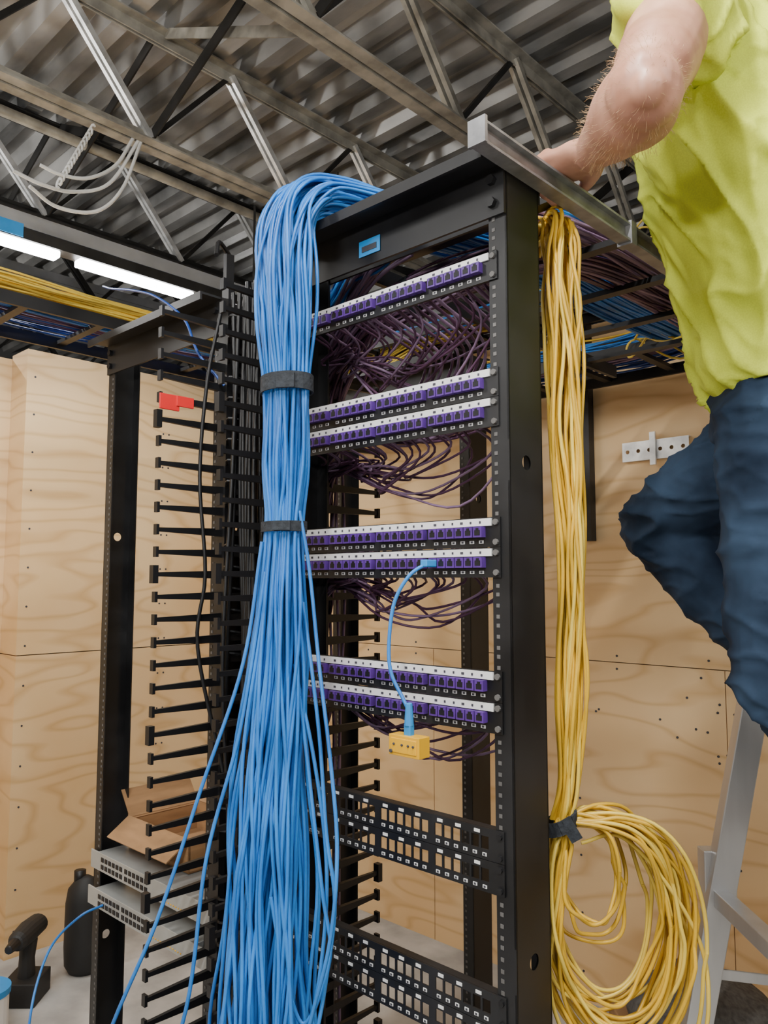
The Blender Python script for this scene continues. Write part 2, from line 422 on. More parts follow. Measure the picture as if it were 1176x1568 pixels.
def strapring(b,c,t,r,h,k='velcro'):
    c=V(c);t=V(t).normalized(); b.cyl(c-t*h/2,c+t*h/2,r,k,n=24)
b=B(); strapring(b,(-.10,.20,2.045),(-1,-.25,-.4),.044,.02); strapring(b,(.06,.33,2.115),(-.6,-1,-.4),.044,.02); b.obj('straps',parent=pc)

# ------------------------------------------------------------------ vertical cable manager
vm=empty('vertical_cable_manager',RM)
def mcol(x,side,nm):
    b=B()
    for y0_,y1_ in ((.03,.046),(.118,.134)): b.mm(x-.012,x+.012,y0_,y1_,.05,2.12,'blackplastic')
    i=0; z=.12
    while z<2.06:
        b.mm(x-.008,x+.008,.046,.118,z-.006,z+.006,'blackplastic')
        for s,ya,yb in ((-1,.03,-.12),(1,.134,.285)):
            b.bar((x,ya,z),(x,yb,z),.010,.017,'blackplastic',w1=.007,h1=.008)
            b.box((x,yb+s*.003,z),(.012,.006,.021),'blackplastic')
            if i%7==3: b.box((x,yb+s*.006,z),(.014,.012,.036),'blackplastic')
        pts=[(x+side*.01,.035,z+.012),(x+side*.035,.02,z+.018),(x+side*.05,.045,z+.014),(x+side*.045,.075,z+.006),(x+side*.01,.085,z)]
        b.tube(cat(pts,3),.0028,'blackplastic',n=6)
        z+=U;i+=1
    b.obj(nm,parent=vm)
mcol(-.497,1,'left_finger_column'); mcol(-.285,-1,'right_finger_column')
b=B()
for z in (.1,.6,1.1,1.6,2.09): b.mm(-.497,-.285,.075,.085,z-.015,z+.015,'black')
b.mm(-.50,-.28,.16,.163,.05,.9,'black')
for x in (-.50,-.285): b.bar((x,.04,2.12),(x,.04,2.2),.012,.02,'blackplastic'); b.tube(cat([(x,.04,2.2),(x+.02,.0,2.21),(x+.04,-.02,2.17)],4),.005,'blackplastic')
b.obj('cross_braces',parent=vm)
cables('loose_black_cable',[cat([(-.47,.0,2.05),(-.485,-.02,1.9),(-.49,-.03,1.7),(-.478,-.02,1.5),(-.485,-.03,1.35),(-.46,.02,1.1)],6)],.004,'blackplastic',vm)
b=B(); b.box((-.49,-.105,1.845),(.004,.045,.032),'red'); b.box((-.488,-.07,1.85),(.004,.04,.022),'red'); b.obj('red_tag',parent=vm,bevel=.001)
sp=[]
for i in range(22):
    x0=-.40+rp.uniform(-.05,.05);y0=.03+rp.uniform(-.02,.05)
    sp.append(cat([(x0+rp.uniform(-.015,.015),y0+rp.uniform(-.015,.015),z) for z in (2.1,1.7,1.3,.9,.5,.2)],4))
cables('black_trunk_cables',sp,.0045,'blackplastic',vm,res=1)

# ------------------------------------------------------------------ blue bundle
blue=empty('blue_cable_bundle',RM)
def ab(w): return (w*1.1,w*.8)
path=[(.0,1.3,2.20,.06,.03),(-.02,.9,2.195,.06,.03),(-.03,.5,2.195,.06,.03),(-.07,.15,2.175,.055,.032),(-.10,.0,2.172,*ab(.046)),(-.115,-.062,2.158,*ab(.046)),(-.118,-.10,2.11,*ab(.048)),(-.115,-.115,2.03,*ab(.050)),(-.115,-.112,1.93,*ab(.046)),(-.12,-.105,1.815,*ab(.036)),(-.128,-.10,1.68,*ab(.038)),(-.13,-.10,1.575,*ab(.032)),(-.13,-.105,1.45,*ab(.04)),(-.13,-.108,1.32,*ab(.05)),(-.13,-.115,1.17,*ab(.062)),(-.13,-.12,1.03,*ab(.07)),(-.13,-.125,.88,*ab(.078)),(-.13,-.13,.72,*ab(.09)),(-.12,-.15,.5,*ab(.10)),(-.12,-.17,.25,*ab(.12)),(-.1,-.2,.05,*ab(.14))]
cables('strands',bundle(path,95,jit=.22,twist=1.8,seed=11,freq=10,samp=5,endvar=10),.0031,'bluecable',blue)
st=[[(-.15,-.13,1.55),(-.17,-.15,1.35),(-.21,-.20,1.15),(-.25,-.25,.95),(-.33,-.30,.72),(-.36,-.33,.45),(-.3,-.35,.05)],
    [(-.14,-.13,1.5),(-.16,-.16,1.25),(-.19,-.2,1.05),(-.2,-.22,.85),(-.24,-.25,.6),(-.2,-.3,.05)],
    [(-.09,-.10,1.6),(-.075,-.09,1.5),(-.05,-.09,1.35),(-.01,-.10,1.2),(.015,-.11,1.08),(.01,-.12,.95),(-.03,-.13,.8),(-.06,-.14,.6)],
    [(-.09,-.09,1.45),(-.05,-.09,1.25),(-.02,-.10,1.1),(-.0,-.10,1.0),(-.01,-.11,.88),(-.03,-.12,.75),(-.05,-.13,.5)],
    [(-.10,-.1,1.35),(-.06,-.09,1.2),(-.03,-.09,1.05),(-.03,-.1,.9),(-.06,-.12,.7),(-.08,-.13,.4)],
    [(-.085,-.10,1.3),(-.03,-.1,1.02),(-.01,-.1,.92),(-.045,-.12,.82),(-.07,-.14,.9),(-.09,-.15,1.0)]]
cables('stray_strands',[cat(s,8) for s in st],.0031,'bluecable',blue)
def strap(b,c,a,bb,h,k='velcro'):
    n=36; vs=[];c=V(c)
    for (r,zz) in ((1,-h/2),(1.07,-h/2),(1.07,h/2),(1,h/2)):
        for j in range(n):
            w=2*math.pi*j/n; vs.append(c+V((a*r*math.cos(w),bb*r*math.sin(w),zz)))
    b.add(vs,[(q*n+j,q*n+(j+1)%n,((q+1)%4)*n+(j+1)%n,((q+1)%4)*n+j) for q in range(4) for j in range(n)],k)
b=B(); strap(b,(-.12,-.105,1.815),.047,.038,.028); b.box((-.085,-.137,1.812),(.03,.006,.024),'velcro',Matrix.Rotation(.6,3,'Z'))
strap(b,(-.13,-.10,1.575),.042,.032,.017); b.box((-.10,-.13,1.575),(.03,.005,.015),'velcro',Matrix.Rotation(.6,3,'Z'))
b.obj('hook_and_loop_straps',parent=blue)

# ------------------------------------------------------------------ yellow bundle + coil (hangs from the ladder tray)
yel=empty('yellow_cable_bundle')
yp=[(.30,1.45,2.11,.03,.02),(.29,1.32,2.10,.03,.02),(.288,1.262,2.075,.022,.02),(.288,1.25,2.02,.032,.025),(.290,1.25,1.9,.032,.025),(.289,1.25,1.75,.029,.024),(.294,1.25,1.6,.025,.02),(.296,1.25,1.45,.021,.02),(.293,1.25,1.308,.018,.018),(.286,1.25,1.18,.012,.012),(.272,1.25,1.115,.012,.012)]
cables('hanging_strands',bundle(yp,28,jit=.34,twist=2.4,seed=5,freq=8,samp=6),.0031,['yellowcable','yellowcable','yellowcable2'],yel)
tie=V((.272,1.245,1.115)); ry=random.Random(9); sp=[]
for i in range(30):
    s=ry.uniform(.74,1.06) if i>4 else ry.uniform(.42,.7)
    ca=V((.088,0,-.165))*s; a=.108*s*ry.uniform(.86,1.06); bb=.185*s*ry.uniform(.9,1.08)
    dy=ry.uniform(-.03,.03); rot=ry.uniform(-.14,.2)
    lp=[]
    for j in range(40):
        w=2*math.pi*j/40
        x=a*math.cos(w); z=bb*math.sin(w)
        pull=max(0,math.cos(w-2.05))**4
        x2=x*math.cos(rot)-z*math.sin(rot); z2=x*math.sin(rot)+z*math.cos(rot)
        p=tie+ca+V((x2,dy*(1-pull)+.012*math.sin(w*2+i),z2))
        p=p.lerp(tie+V((ry.uniform(-.004,.004),ry.uniform(-.004,.004),ry.uniform(-.006,.006))),pull*.85)
        p+=V((noise.noise(V((i*5.1,w,0)))*.018,noise.noise(V((i*5.1,w,4)))*.012,noise.noise(V((i*5.1,w,8)))*.014))
        lp.append(p)
    sp.append(cat([tuple(p) for p in lp]+[tuple(lp[0])],2))
cables('coil',sp,.0031,['yellowcable','yellowcable','yellowcable2'],yel)
cables('loose_ends',[cat([tie+V((.03,0,-.03)),tie+V((.09,.0,-.02)),tie+V((.15,-.02,-.08)),tie+V((.2,-.02,-.17)),tie+V((.205,-.03,-.25)),tie+V((.19,-.03,-.33))],8),cat([tie+V((-.0,0,-.03)),tie+V((-.03,.0,-.10)),tie+V((-.02,-.02,-.22)),tie+V((.05,-.02,-.27)),tie+V((.09,-.03,-.33)),tie+V((.05,-.03,-.42))],8)],.0031,'yellowcable2',yel)
b=B(); n=20
ring=[tie+V((.022*math.cos(2*math.pi*j/n),.022*math.sin(2*math.pi*j/n),.010*math.cos(2*math.pi*j/n))) for j in range(n+1)]
for j in range(n): b.bar(ring[j],ring[j+1],.004,.020,'velcro')
b.bar(tie+V((.0,-.022,.012)),tie+V((.018,-.026,-.018)),.004,.018,'velcro')
b.obj('cable_ties',parent=yel)

# ------------------------------------------------------------------ overhead ladder trays
def ladder(p0,p1,width,k='black',rung=.23,h=.036,sides=(-1,1)):
    b=B(); p0=V(p0);p1=V(p1);t=(p1-p0).normalized(); s=V((t.y,-t.x,0))*width/2
    for q in sides:
        b.bar(p0+s*q,p1+s*q,.012,h,k)
    L=(p1-p0).length; d=.06
    while d<L:
        b.bar(p0+t*d-s,p0+t*d+s,.026,.012,k); d+=rung
    return b
b=ladder((.03,.115,2.122),(.03,1.26,2.122),.48,'black',sides=(-1,))
b.mm(.262,.276,-.092,1.26,2.092,2.126,'greyrail'); b.mm(.276,.286,-.092,1.26,2.122,2.126,'greyrail'); b.mm(.276,.286,-.092,1.26,2.092,2.096,'greyrail')
for y in (.36,.66,1.1): b.mm(.259,.288,y-.010,y+.010,2.088,2.131,'greyrail')
b.mm(.26,.29,-.096,-.090,2.090,2.129,'greyrail')
b.obj('ladder_tray',matrix=RM)
b=ladder((-2.3,1.44,2.19),(1.6,1.44,2.19),.30); b.obj('ladder_tray',matrix=RM)
b=ladder((-2.3,1.40,2.42),(1.6,1.40,2.42),.30)
b.mm(-.545,-.51,YB-.04,YB-.002,1.63,2.44,'black'); b.mm(-.545,-.51,1.2,YB-.002,2.38,2.40,'black')
b.mm(.6,.635,YB-.04,YB-.002,1.63,2.44,'black')
b.obj('ladder_tray',matrix=RM)
TZ=-.10
b=ladder((-1.45,-2.2,2.36+TZ),(-1.45,1.24,2.36+TZ),.32)
for y in (-1.6,.95):
    for x in (-1.62,-1.28): b.cyl((x,y,2.34+TZ),(x,y,3.02),.005,'joistdark')
b.obj('ladder_tray',matrix=RM)
def pile(name,pts,specs,r=.0033):
    e=empty(name,RM)
    for i,(k,n,dx,dz,a,bb) in enumerate(specs):
        pp=[(p[0]+dx[0],p[1]+dx[1],p[2]+dz,a,bb) for p in pts]
        t=V(pts[-1])-V(pts[0]); ur=(1,0,0) if abs(t.y)>abs(t.x) else (0,1,0)
        cables('run_%d'%(i+1),bundle(pp,n,uref=ur,jit=.35,twist=1.5,seed=i*13+len(name),freq=8,samp=6),r,k,e,res=1)
pile('tray_cable_run',[(-1.45,-2.2,2.40+TZ),(-1.44,-1.2,2.39+TZ),(-1.46,-.5,2.41+TZ),(-1.44,.1,2.39+TZ),(-1.44,.8,2.40+TZ),(-1.42,1.24,2.41+TZ),(-1.2,1.42,2.45)],[('purplecable',18,(.02,0),0,.07,.02),('bluecable2',12,(-.08,0),.0,.04,.02),('yellowcable2',34,(.11,0),.015,.06,.025),('yellowcable2',14,(.03,0),.035,.06,.015),('bluecable',5,(.05,0),-.015,.03,.01)])
pile('tray_cable_run',[(-2.3,1.44,2.23),(-1.2,1.44,2.225),(-.6,1.43,2.225),(-.2,1.44,2.22),(.1,1.40,2.24),(.4,1.44,2.225),(1.2,1.44,2.225)],[('bluecable',24,(0,-.09),.01,.05,.025),('purplecable2',20,(0,-.0),.01,.05,.025),('yellowcable',16,(0,-.05),.03,.06,.03),('bluecable2',14,(0,.08),0,.03,.02)])
pile('tray_cable_run',[(-2.3,1.40,2.45),(-1.2,1.40,2.45),(-.4,1.40,2.45),(.4,1.38,2.45),(1.5,1.40,2.45)],[('yellowcable2',24,(0,.0),.01,.10,.03),('bluecable',16,(0,-.08),.0,.05,.02),('purplecable',14,(0,.08),.0,.05,.02)])
pile('tray_cable_run',[(.18,1.40,2.24),(.19,1.0,2.16),(.18,.5,2.155),(.14,.22,2.15),(.02,.15,2.14),(-.15,.15,2.12),(-.30,.16,2.0)],[('purplecable2',16,(0.0,0),0,.03,.02),('bluecable',30,(-.05,.0),.03,.06,.02)])
sp=[]
for i in range(18):
    lo_=i%2
    c=V((-.05+.20*random.random(),1.24+.1*random.random(),2.50 if lo_ else 2.22)); a=.07+.04*random.random(); ph=random.random()*6
    sp.append([c+V((a*1.6*math.cos(w),a*math.sin(w)+.02*math.sin(2*w),.055*math.sin(w+ph)+.02*math.sin(3*w+i))) for w in [2*math.pi*j/36 for j in range(37)]])
cables('yellow_cable_slack',sp,.0033,'yellowcable2',matrix=RM)
sp=[cat([(-1.2,.10,2.33),(-1.05,.05,2.27),(-.85,.0,2.20),(-.7,-.02,2.14),(-.58,-.02,2.06),(-.52,-.02,1.97),(-.48,.02,1.90)],8)]
cables('blue_patch_cord',sp,.003,'bluecable2',matrix=RM)

# ------------------------------------------------------------------ LED batten fixtures, added uplights
LC=(1,.985,.95)
def fixture(name,x,segs,z,power,lights=True,rods=True):
    e=empty(name,RM); b=B(); y0=min(s[0] for s in segs)-.03;y1=max(s[1] for s in segs)+.03
    if not rods: y1+=.6
    b.mm(x-.022,x+.022,y0,y1,z+.055,z+.105,'ledbody'); b.mm(x-.03,x+.03,y0,y1,z+.012,z+.05,'joistdark' if not rods else 'ledbody')
    for s in (segs if rods else segs[:1]):
        for yy in (s[0]+.05,s[1]-.05)[:2 if rods else 1]: b.cyl((x,yy,z+.09),(x,yy,3.42),.003,'galv',n=6)
    if not rods: b.cyl((x,y1-.05,z+.09),(x,y1-.05,3.42),.003,'joistdark',n=6)
    b.obj('housing',parent=e)
    b=B()
    for s in segs: b.mm(x-.026,x+.026,s[0],s[1],z-.014,z+.0115,'led')
    b.obj('diffuser',parent=e,bevel=.006)
    if lights:
        for i,s in enumerate(segs):
            ld=bpy.data.lights.new('lamp_%d'%(i+1),'AREA'); ld.shape='RECTANGLE'; ld.size=.05; ld.size_y=s[1]-s[0]; ld.energy=power*(s[1]-s[0]); ld.color=LC
            lo=bpy.data.objects.new('lamp_%d'%(i+1),ld); col.objects.link(lo); lo.parent=e; lo.location=(x,(s[0]+s[1])/2,z-.018)
    return e
f0=fixture('led_batten_light',-1.72,[(-1.0,.19),(.26,.72),(.77,.93)],2.6,12,rods=False)
fixture('led_batten_light',.55,[(-2.6,-1.4),(-1.35,-.15)],2.95,33)
fixture('led_batten_light',2.1,[(-2.0,-.8),(-.75,.45)],2.95,22)
fixture('led_batten_light',-1.0,[(-2.8,-1.6)],2.95,26)
fixture('led_batten_light',-3.4,[(-1.0,.2),(2,3.2)],3.1,25)
b=B(); b.mm(-.0015+.031,.0335,-.05,.06,2.615,2.66,'bluetag'); o=b.obj('label',parent=f0); o.location=(-1.72,0,0)
def add_uplight(x,y,e_,ang,nm='work_light'):  # added, out-of-view lamp on a stand, aimed up to brighten the roof deck
    e=empty(nm,Matrix.Translation((x,y,0))); b=B()
    for a in (0,2.1,4.2): b.cyl((0,0,.9),(.45*math.cos(a),.45*math.sin(a),.02),.012,'black')
    b.cyl((0,0,.8),(0,0,1.75),.014,'galv'); b.box((0,0,1.85),(.34,.08,.22),'tester'); b.obj('stand',parent=e)
    b=B(); b.box((0,.0,1.965),(.30,.06,.008),'led'); b.obj('lamp_glass',parent=e)
    ld=bpy.data.lights.new('lamp','AREA'); ld.shape='RECTANGLE'; ld.size=.4; ld.size_y=.3; ld.energy=e_; ld.color=LC
    lo=bpy.data.objects.new('lamp',ld); col.objects.link(lo); lo.parent=e; lo.location=(0,0.05,2.0); lo.rotation_euler=(math.radians(ang),0,0)
add_uplight(-1.3,-1.2,72,150)
add_uplight(1.3,-1.4,28,150)
add_uplight(-3.7,2.3,110,180,'floodlight_stand')  # added unseen behind the left wall to lift the upper-left ceiling

# ------------------------------------------------------------------ tester + cord
t_=empty('cable_tester_with_cord',RM)
jx=jackx(18)+.004; zj=ZT-10*U-.022
cpt=cat([(jx,-.016,zj),(jx-.002,-.035,zj-.003),(jx-.02,-.05,zj-.02),(jx-.045,-.055,zj-.06),(jx-.056,-.055,zj-.12),(jx-.052,-.055,zj-.165),(jx-.032,-.05,zj-.203),(jx-.020,-.05,zj-.220)],8)
cables('cord',[cpt],.0029,'bluecable',t_)
e_=V(cpt[-1]); b=B()
b.box((jx,-.027,zj),(.013,.024,.011),'bluetag'); b.cyl((e_.x,e_.y,e_.z+.012),(e_.x,e_.y,e_.z-.022),.005,'bluetag',.0075)
b.box((e_.x,e_.y,e_.z-.028),(.013,.010,.018),'bluetag'); b.obj('rj45_boots',parent=t_,bevel=.0015)
b=B(); c=e_+V((0,0,-.050)); b.box(c,(.060,.024,.030),'tester'); b.box(c+V((0,-.0125,0)),(.050,.002,.021),'tester')
for dx in (-.018,-.002,.010,.020): b.cyl(c+V((dx,-.0155,.002)),c+V((dx,-.0130,.002)),.002,'ink',n=8)
b.cyl(c+V((-.024,-.0155,-.009)),c+V((-.024,-.013,-.009)),.003,'ink',n=10); b.obj('tester_body',parent=t_,bevel=.004)

# ------------------------------------------------------------------ wall bracket
b=B(); zc=1.94
for i in range(6): b.holeplate((-.392+.02+.04*i,YB-.018,zc),(1,0,0),(0,0,1),.04,.06,.007,'galv')
b.mm(-.392,-.152,YB-.018,YB-.002,zc+.030,zc+.034,'galv'); b.mm(-.392,-.152,YB-.018,YB-.002,zc-.034,-.030+zc,'galv'); b.mm(-.285,-.265,YB-.03,YB-.02,zc-.055,zc+.06,'galv')
b.obj('perforated_wall_bracket',matrix=RM)

# ------------------------------------------------------------------ lower left: switches, box, floor items
def switch(z,yo):
    b=B(); b.mm(-1.0,-.56,yo,yo+.28,z,z+.042,'switch'); b.mm(-1.03,-.515,yo-.004,yo,z,z+.043,'switch')
    for i in range(12):
        x=-.97+i*.018+(.006 if i>5 else 0)
        for zz in (.012,.029): b.box((x,yo-.0045,z+zz),(.013,.002,.011),'jackhole')
    for i in range(12): b.box((-.72+i*.01,yo-.0045,z+.008),(.004,.002,.003),'tester')
    b.obj('network_switch',matrix=RM,bevel=.0015)
switch(.775,.035); switch(.69,.03)
b=B(); x0,x1,y0,y1,z0_=-.97,-.70,.10,.30,.819; h=.075
b.mm(x0,x1,y0,y1,z0_,z0_+.004,'card')
b.mm(x0,x0+.004,y0,y1,z0_,z0_+h,'card');b.mm(x1-.004,x1,y0,y1,z0_,z0_+h,'card');b.mm(x0,x1,y0,y0+.004,z0_,z0_+h,'card');b.mm(x0,x1,y1-.004,y1,z0_,z0_+h,'card')
b.box(((x0+x1)/2,y0-.03,z0_+h-.018),(x1-x0,.07,.003),'card',Matrix.Rotation(.6,3,'X')); b.box(((x0+x1)/2,y1+.02,z0_+h+.028),(x1-x0,.07,.003),'card',Matrix.Rotation(.9,3,'X'))
b.box((x0-.02,(y0+y1)/2,z0_+h+.025),(.08,y1-y0,.003),'card',Matrix.Rotation(.9,3,'Y'))
b.obj('cardboard_box',matrix=RM)
cables('pale_patch_cord',[cat([(-.95,.025,.705),(-.96,-.03,.69),(-1.0,-.08,.62),(-.95,-.14,.52),(-.8,-.2,.45),(-.6,-.2,.42),(-.45,-.18,.45)],8)],.003,'bluecable',matrix=RM)
b=B(); c=V((-1.15,3.14,0))
b.loft([(c+V((0,0,.03)),.068,.055),(c+V((0,0,.10)),.072,.058),(c+V((0,0,.26)),.070,.056),(c+V((0,0,.31)),.062,.05),(c+V((.0,0,.33)),.045,.035)],'rubber',uref=V((1,0,0)))
b.cyl(c+V((-.02,0,.33)),c+V((-.02,0,.375)),.022,'blackplastic'); b.tube(cat([tuple(c+V(p)) for p in ((.03,0,.33),(.075,0,.35),(.10,0,.29),(.09,0,.20),(.065,0,.17))],5),.010,'rubber')
b.obj('black_fuel_jug',smooth=True)
b=B(); c=V((-1.28,2.95,0))
b.box(c+V((0,0,.04)),(.12,.14,.08),'rubber'); b.loft([(c+V((0,0,.07)),.03,.034),(c+V((0,.0,.14)),.026,.03),(c+V((0,.01,.20)),.03,.034)],'rubber',uref=V((1,0,0)))
b.loft([(c+V((.0,.08,.225)),.034,.038),(c+V((0,0,.23)),.038,.04),(c+V((0,-.08,.23)),.034,.034)],'rubber'); b.cyl(c+V((0,-.09,.23)),c+V((0,-.15,.23)),.022,'blackplastic',.014)
b.obj('cordless_drill',bevel=.004)
b=B(); c=V((-1.31,2.72,0)); b.cyl(c,c+V((0,0,.13)),.07,'white',n=24); b.cyl(c+V((0,0,.13)),c+V((0,0,.15)),.075,'bluetag',n=24); b.obj('paint_tub',smooth=False)
b=B(); c=V((-1.14,2.6,.0)); b.cyl(c,c+V((0,0,.04)),.045,'tester',n=20); b.cyl(c+V((0,0,.04)),c+V((0,0,.043)),.028,'ink',n=20); b.box(c+V((.05,0,.02)),(.05,.03,.03),'ink'); b.obj('tape_measure',bevel=.003)

# ------------------------------------------------------------------ step ladder
b=B()
def lx_r(z): return .74-.29*(1-z/1.5)
def lx_f(z): return .80+.30*(1-z/1.5)
for (yb,yt) in ((1.56,1.50),(1.06,1.12)):
    b.bar((lx_r(0),yb,0.02),(lx_r(1.5),yt,1.48),.028,.05,'alu',up=V((1,0,.2))); b.bar((lx_f(0),yb,0.02),(lx_f(1.5),yt,1.48),.028,.07,'alu',up=V((1,0,.2)))
    b.box((lx_r(0),yb,.015),(.07,.045,.03),'rubber'); b.box((lx_f(0),yb,.015),(.09,.045,.03),'rubber')
    b.bar((lx_r(.75)+.01,(yb+yt)/2,.76),(lx_f(.75),(yb+yt)/2,.72),.004,.02,'alu')
    b.box((lx_r(.93),yb+.3*(yt-yb),.93),(.06,.034,.10),'alu')
for z in (.3,.6,.9,1.2):
    f=z/1.5; b.box((lx_f(z),1.31,z),(.085,.50-.10*f,.022),'alu'); b.box((lx_f(z)+.04,1.31,z-.02),(.006,.49-.10*f,.04),'alu')
for z in (.25,.9): 
    f=z/1.5; b.bar((lx_r(z),1.06+.06*f,z),(lx_r(z),1.56-.06*f,z),.03,.03,'alu')
b.box((.775,1.31,1.50),(.20,.44,.035),'alu')
b.obj('step_ladder',bevel=.002)

# ------------------------------------------------------------------ the man
man=empty('man')
Lx=V((-.6,-.8,0)); Fx=V((-.8,.6,0)); Z=V((0,0,1))
def remesh(b,name,voxel,it,mats,disp=None):
    o=b.obj(name+'_src'); m=o.modifiers.new('r','REMESH'); m.mode='VOXEL'; m.voxel_size=voxel
    s=o.modifiers.new('s','SMOOTH'); s.factor=.5; s.iterations=it
    dg=bpy.context.evaluated_depsgraph_get(); me=bpy.data.meshes.new_from_object(o.evaluated_get(dg))
    bpy.data.objects.remove(o,do_unlink=True)
    me.materials.clear()
    for k in mats: me.materials.append(M[k])
    me.polygons.foreach_set('material_index',[0]*len(me.polygons))
    me.polygons.foreach_set('use_smooth',[True]*len(me.polygons))
    if disp:
        ns=[v.normal.copy() for v in me.vertices]
        for v,nn in zip(me.vertices,ns): v.co=v.co+nn*disp(v.co,nn)
    me.update(); me.name=name
    ob=bpy.data.objects.new(name,me); col.objects.link(ob); ob.parent=man; return ob
pelv=V((.70,1.33,1.78)); waist=V((.69,1.32,1.93)); chest=V((.625,1.29,2.17)); uch=V((.565,1.275,2.32)); nb=V((.555,1.275,2.42)); nk=V((.56,1.285,2.50)); hd=V((.56,1.29,2.645))
shL=V((.44,1.12,2.335)); elL=V((.325,.935,2.095)); wrL=RM@V((.338,.115,2.140))
shR=V((.685,1.425,2.345)); elR=V((.76,1.60,2.56)); wrR=V((.70,1.66,2.80))
hipL=V((.643,1.254,1.76)); knL=V((.612,1.24,1.34)); anL=V((.87,1.20,.99))
hipR=V((.757,1.406,1.76)); knR=V((.555,1.64,1.605)); anR=V((.815,1.47,1.27))
def torso(b,k,e=0,lo=0):
    R=[(pelv-Z*.06,.15,.11),(pelv,.165,.12),(waist,.15,.115),(waist.lerp(chest,.5),.165,.12),(chest,.18,.13),(uch,.175,.115),(nb,.09,.075)]
    b.loft([(p,a+e,c+e) for p,a,c in R[lo:]],k,uref=Lx,n=28)
def arm(b,k,sh,el,wr):
    pts=cat([(*sh,.064,.062),(*sh.lerp(el,.5),.060,.057),(*(el.lerp(sh,.12)),.051,.048),(*(el.lerp(wr,.10)),.053,.049),(*el.lerp(wr,.32),.055,.048),(*el.lerp(wr,.7),.041,.034),(*wr,.031,.025)],4)
    b.loft([(p[:3],p[3],p[4]) for p in pts],k,n=24)
    b.ell(el,(.049,.049,.049),k)
b=B(); torso(b,'skin',-.015)
arm(b,'skin',shL,elL,wrL); arm(b,'skin',shR,elR,wrR)
b.ell(elL.lerp(wrL,.22)+V((.012,-.008,-.012)),(.046,.07,.042),'skin'); b.ell(elL+V((-.006,-.030,-.018)),(.024,.024,.024),'skin')
for sh in (shL,shR): b.ell(sh,(.07,.07,.065),'skin'); b.loft([(sh.lerp(uch,.0),.06,.055),(uch,.08,.08)],'skin')
b.loft([(nb,.062,.06),(nk,.056,.058),(nk.lerp(hd,.45),.056,.062)],'skin',uref=Lx)
Rh=Matrix((Lx,Fx,Z)).transposed()
b.ell(hd+Z*.03-Fx*.01,(.076,.096,.10),'skin',Rh); b.ell(hd-Z*.035+Fx*.03,(.056,.062,.075),'skin',Rh); b.ell(hd-Z*.085+Fx*.07,(.026,.024,.022),'skin',Rh)
b.loft([(hd+Z*.02+Fx*.085,.009,.009),(hd-Z*.02+Fx*.112,.014,.013)],'skin',n=10); 
for s in (-1,1): b.ell(hd+Lx*s*.078-Fx*.005-Z*.005,(.011,.02,.032),'skin',Rh); b.ell(hd+Lx*s*.03+Fx*.075+Z*.035,(.022,.014,.008),'skin',Rh); b.ell(hd+Lx*s*.042+Fx*.06-Z*.02,(.02,.02,.02),'skin',Rh)
for hp,kn,an in ((hipL,knL,anL),(hipR,knR,anR)):
    b.loft([(hp,.075,.08),(kn,.048,.05)],'skin',uref=Lx); b.loft([(kn,.048,.05),(kn.lerp(an,.35),.05,.052),(an,.033,.036)],'skin',uref=Lx)
def rk(*p): return RM@V(p)
HZ=-.020
def hand_left(b):
    b.loft([(wrL,.031,.024),(rk(.318,.122,2.167+HZ),.037,.022),(rk(.295,.132,2.170+HZ),.044,.021),(rk(.272,.138,2.166+HZ),.044,.017)],'skin',uref=RM.to_3x3()@V((0,1,0)))
    for i,(y,l) in enumerate(((.099,.86),(.124,1.),(.150,1.03),(.175,.95))):
        P=[(.284,y,2.170+HZ),(.260,y-.002,2.171+HZ),(.247,y-.003,2.160+HZ),(.243,y-.003,2.158-.022*l+HZ),(.252,y-.002,2.158-.034*l+HZ)]
        b.loft([(rk(*p),r,r) for p,r in zip(P,(.0108,.0108,.0102,.0093,.008))],'skin',n=12)
        b.ell(rk(.270,y-.001,2.179+HZ),(.009,.009,.007),'skin')
    P=[(.325,.150,2.166+HZ),(.308,.180,2.168+HZ),(.288,.196,2.164+HZ),(.270,.203,2.158+HZ)]
    b.loft([(rk(*p),r,r) for p,r in zip(P,(.018,.0145,.012,.0098))],'skin',n=12)
hand_left(b)
d=(wrR-elR).normalized(); s_=Lx
b.loft([(wrR,.028,.02),(wrR+d*.05,.038,.017),(wrR+d*.09,.04,.015)],'skin',uref=s_)
for i in range(4):
    o_=s_*(-.03+.02*i); L_=(.86,1,1.03,.92)[i]
    P=[wrR+d*.085+o_,wrR+d*(.085+.04*L_)+o_,wrR+d*(.085+.062*L_)+o_+Fx*.015,wrR+d*(.085+.06*L_)+o_+Fx*.036]
    b.loft([(p,r,r) for p,r in zip(P,(.0105,.0098,.009,.0078))],'skin',n=12)
P=[wrR+d*.03-s_*.028,wrR+d*.055-s_*.045+Fx*.01,wrR+d*.08-s_*.05+Fx*.025]; b.loft([(p,r,r) for p,r in zip(P,(.016,.0125,.0095))],'skin',n=12)
def sd(p,n): return noise.noise(p*45)*.0007+noise.noise(p*16)*.0026
body=remesh(b,'body',.0036,4,['skin'],sd)
b=B()
R=[(pelv+V((-.004,0,.085)),.185,.142),(waist+V((0,0,.0)),.178,.14),(waist.lerp(chest,.5),.186,.142),(chest,.20,.148),(uch,.19,.132),(nb-Z*.01,.10,.085)]
b.loft(R,'shirt',uref=Lx,n=32)
for sh,el in ((shL,elL),(shR,elR)):
    b.loft([(uch.lerp(sh,.35),.095,.10),(sh,.084,.084),(sh.lerp(el,.20),.083,.082)],'shirt',n=24)
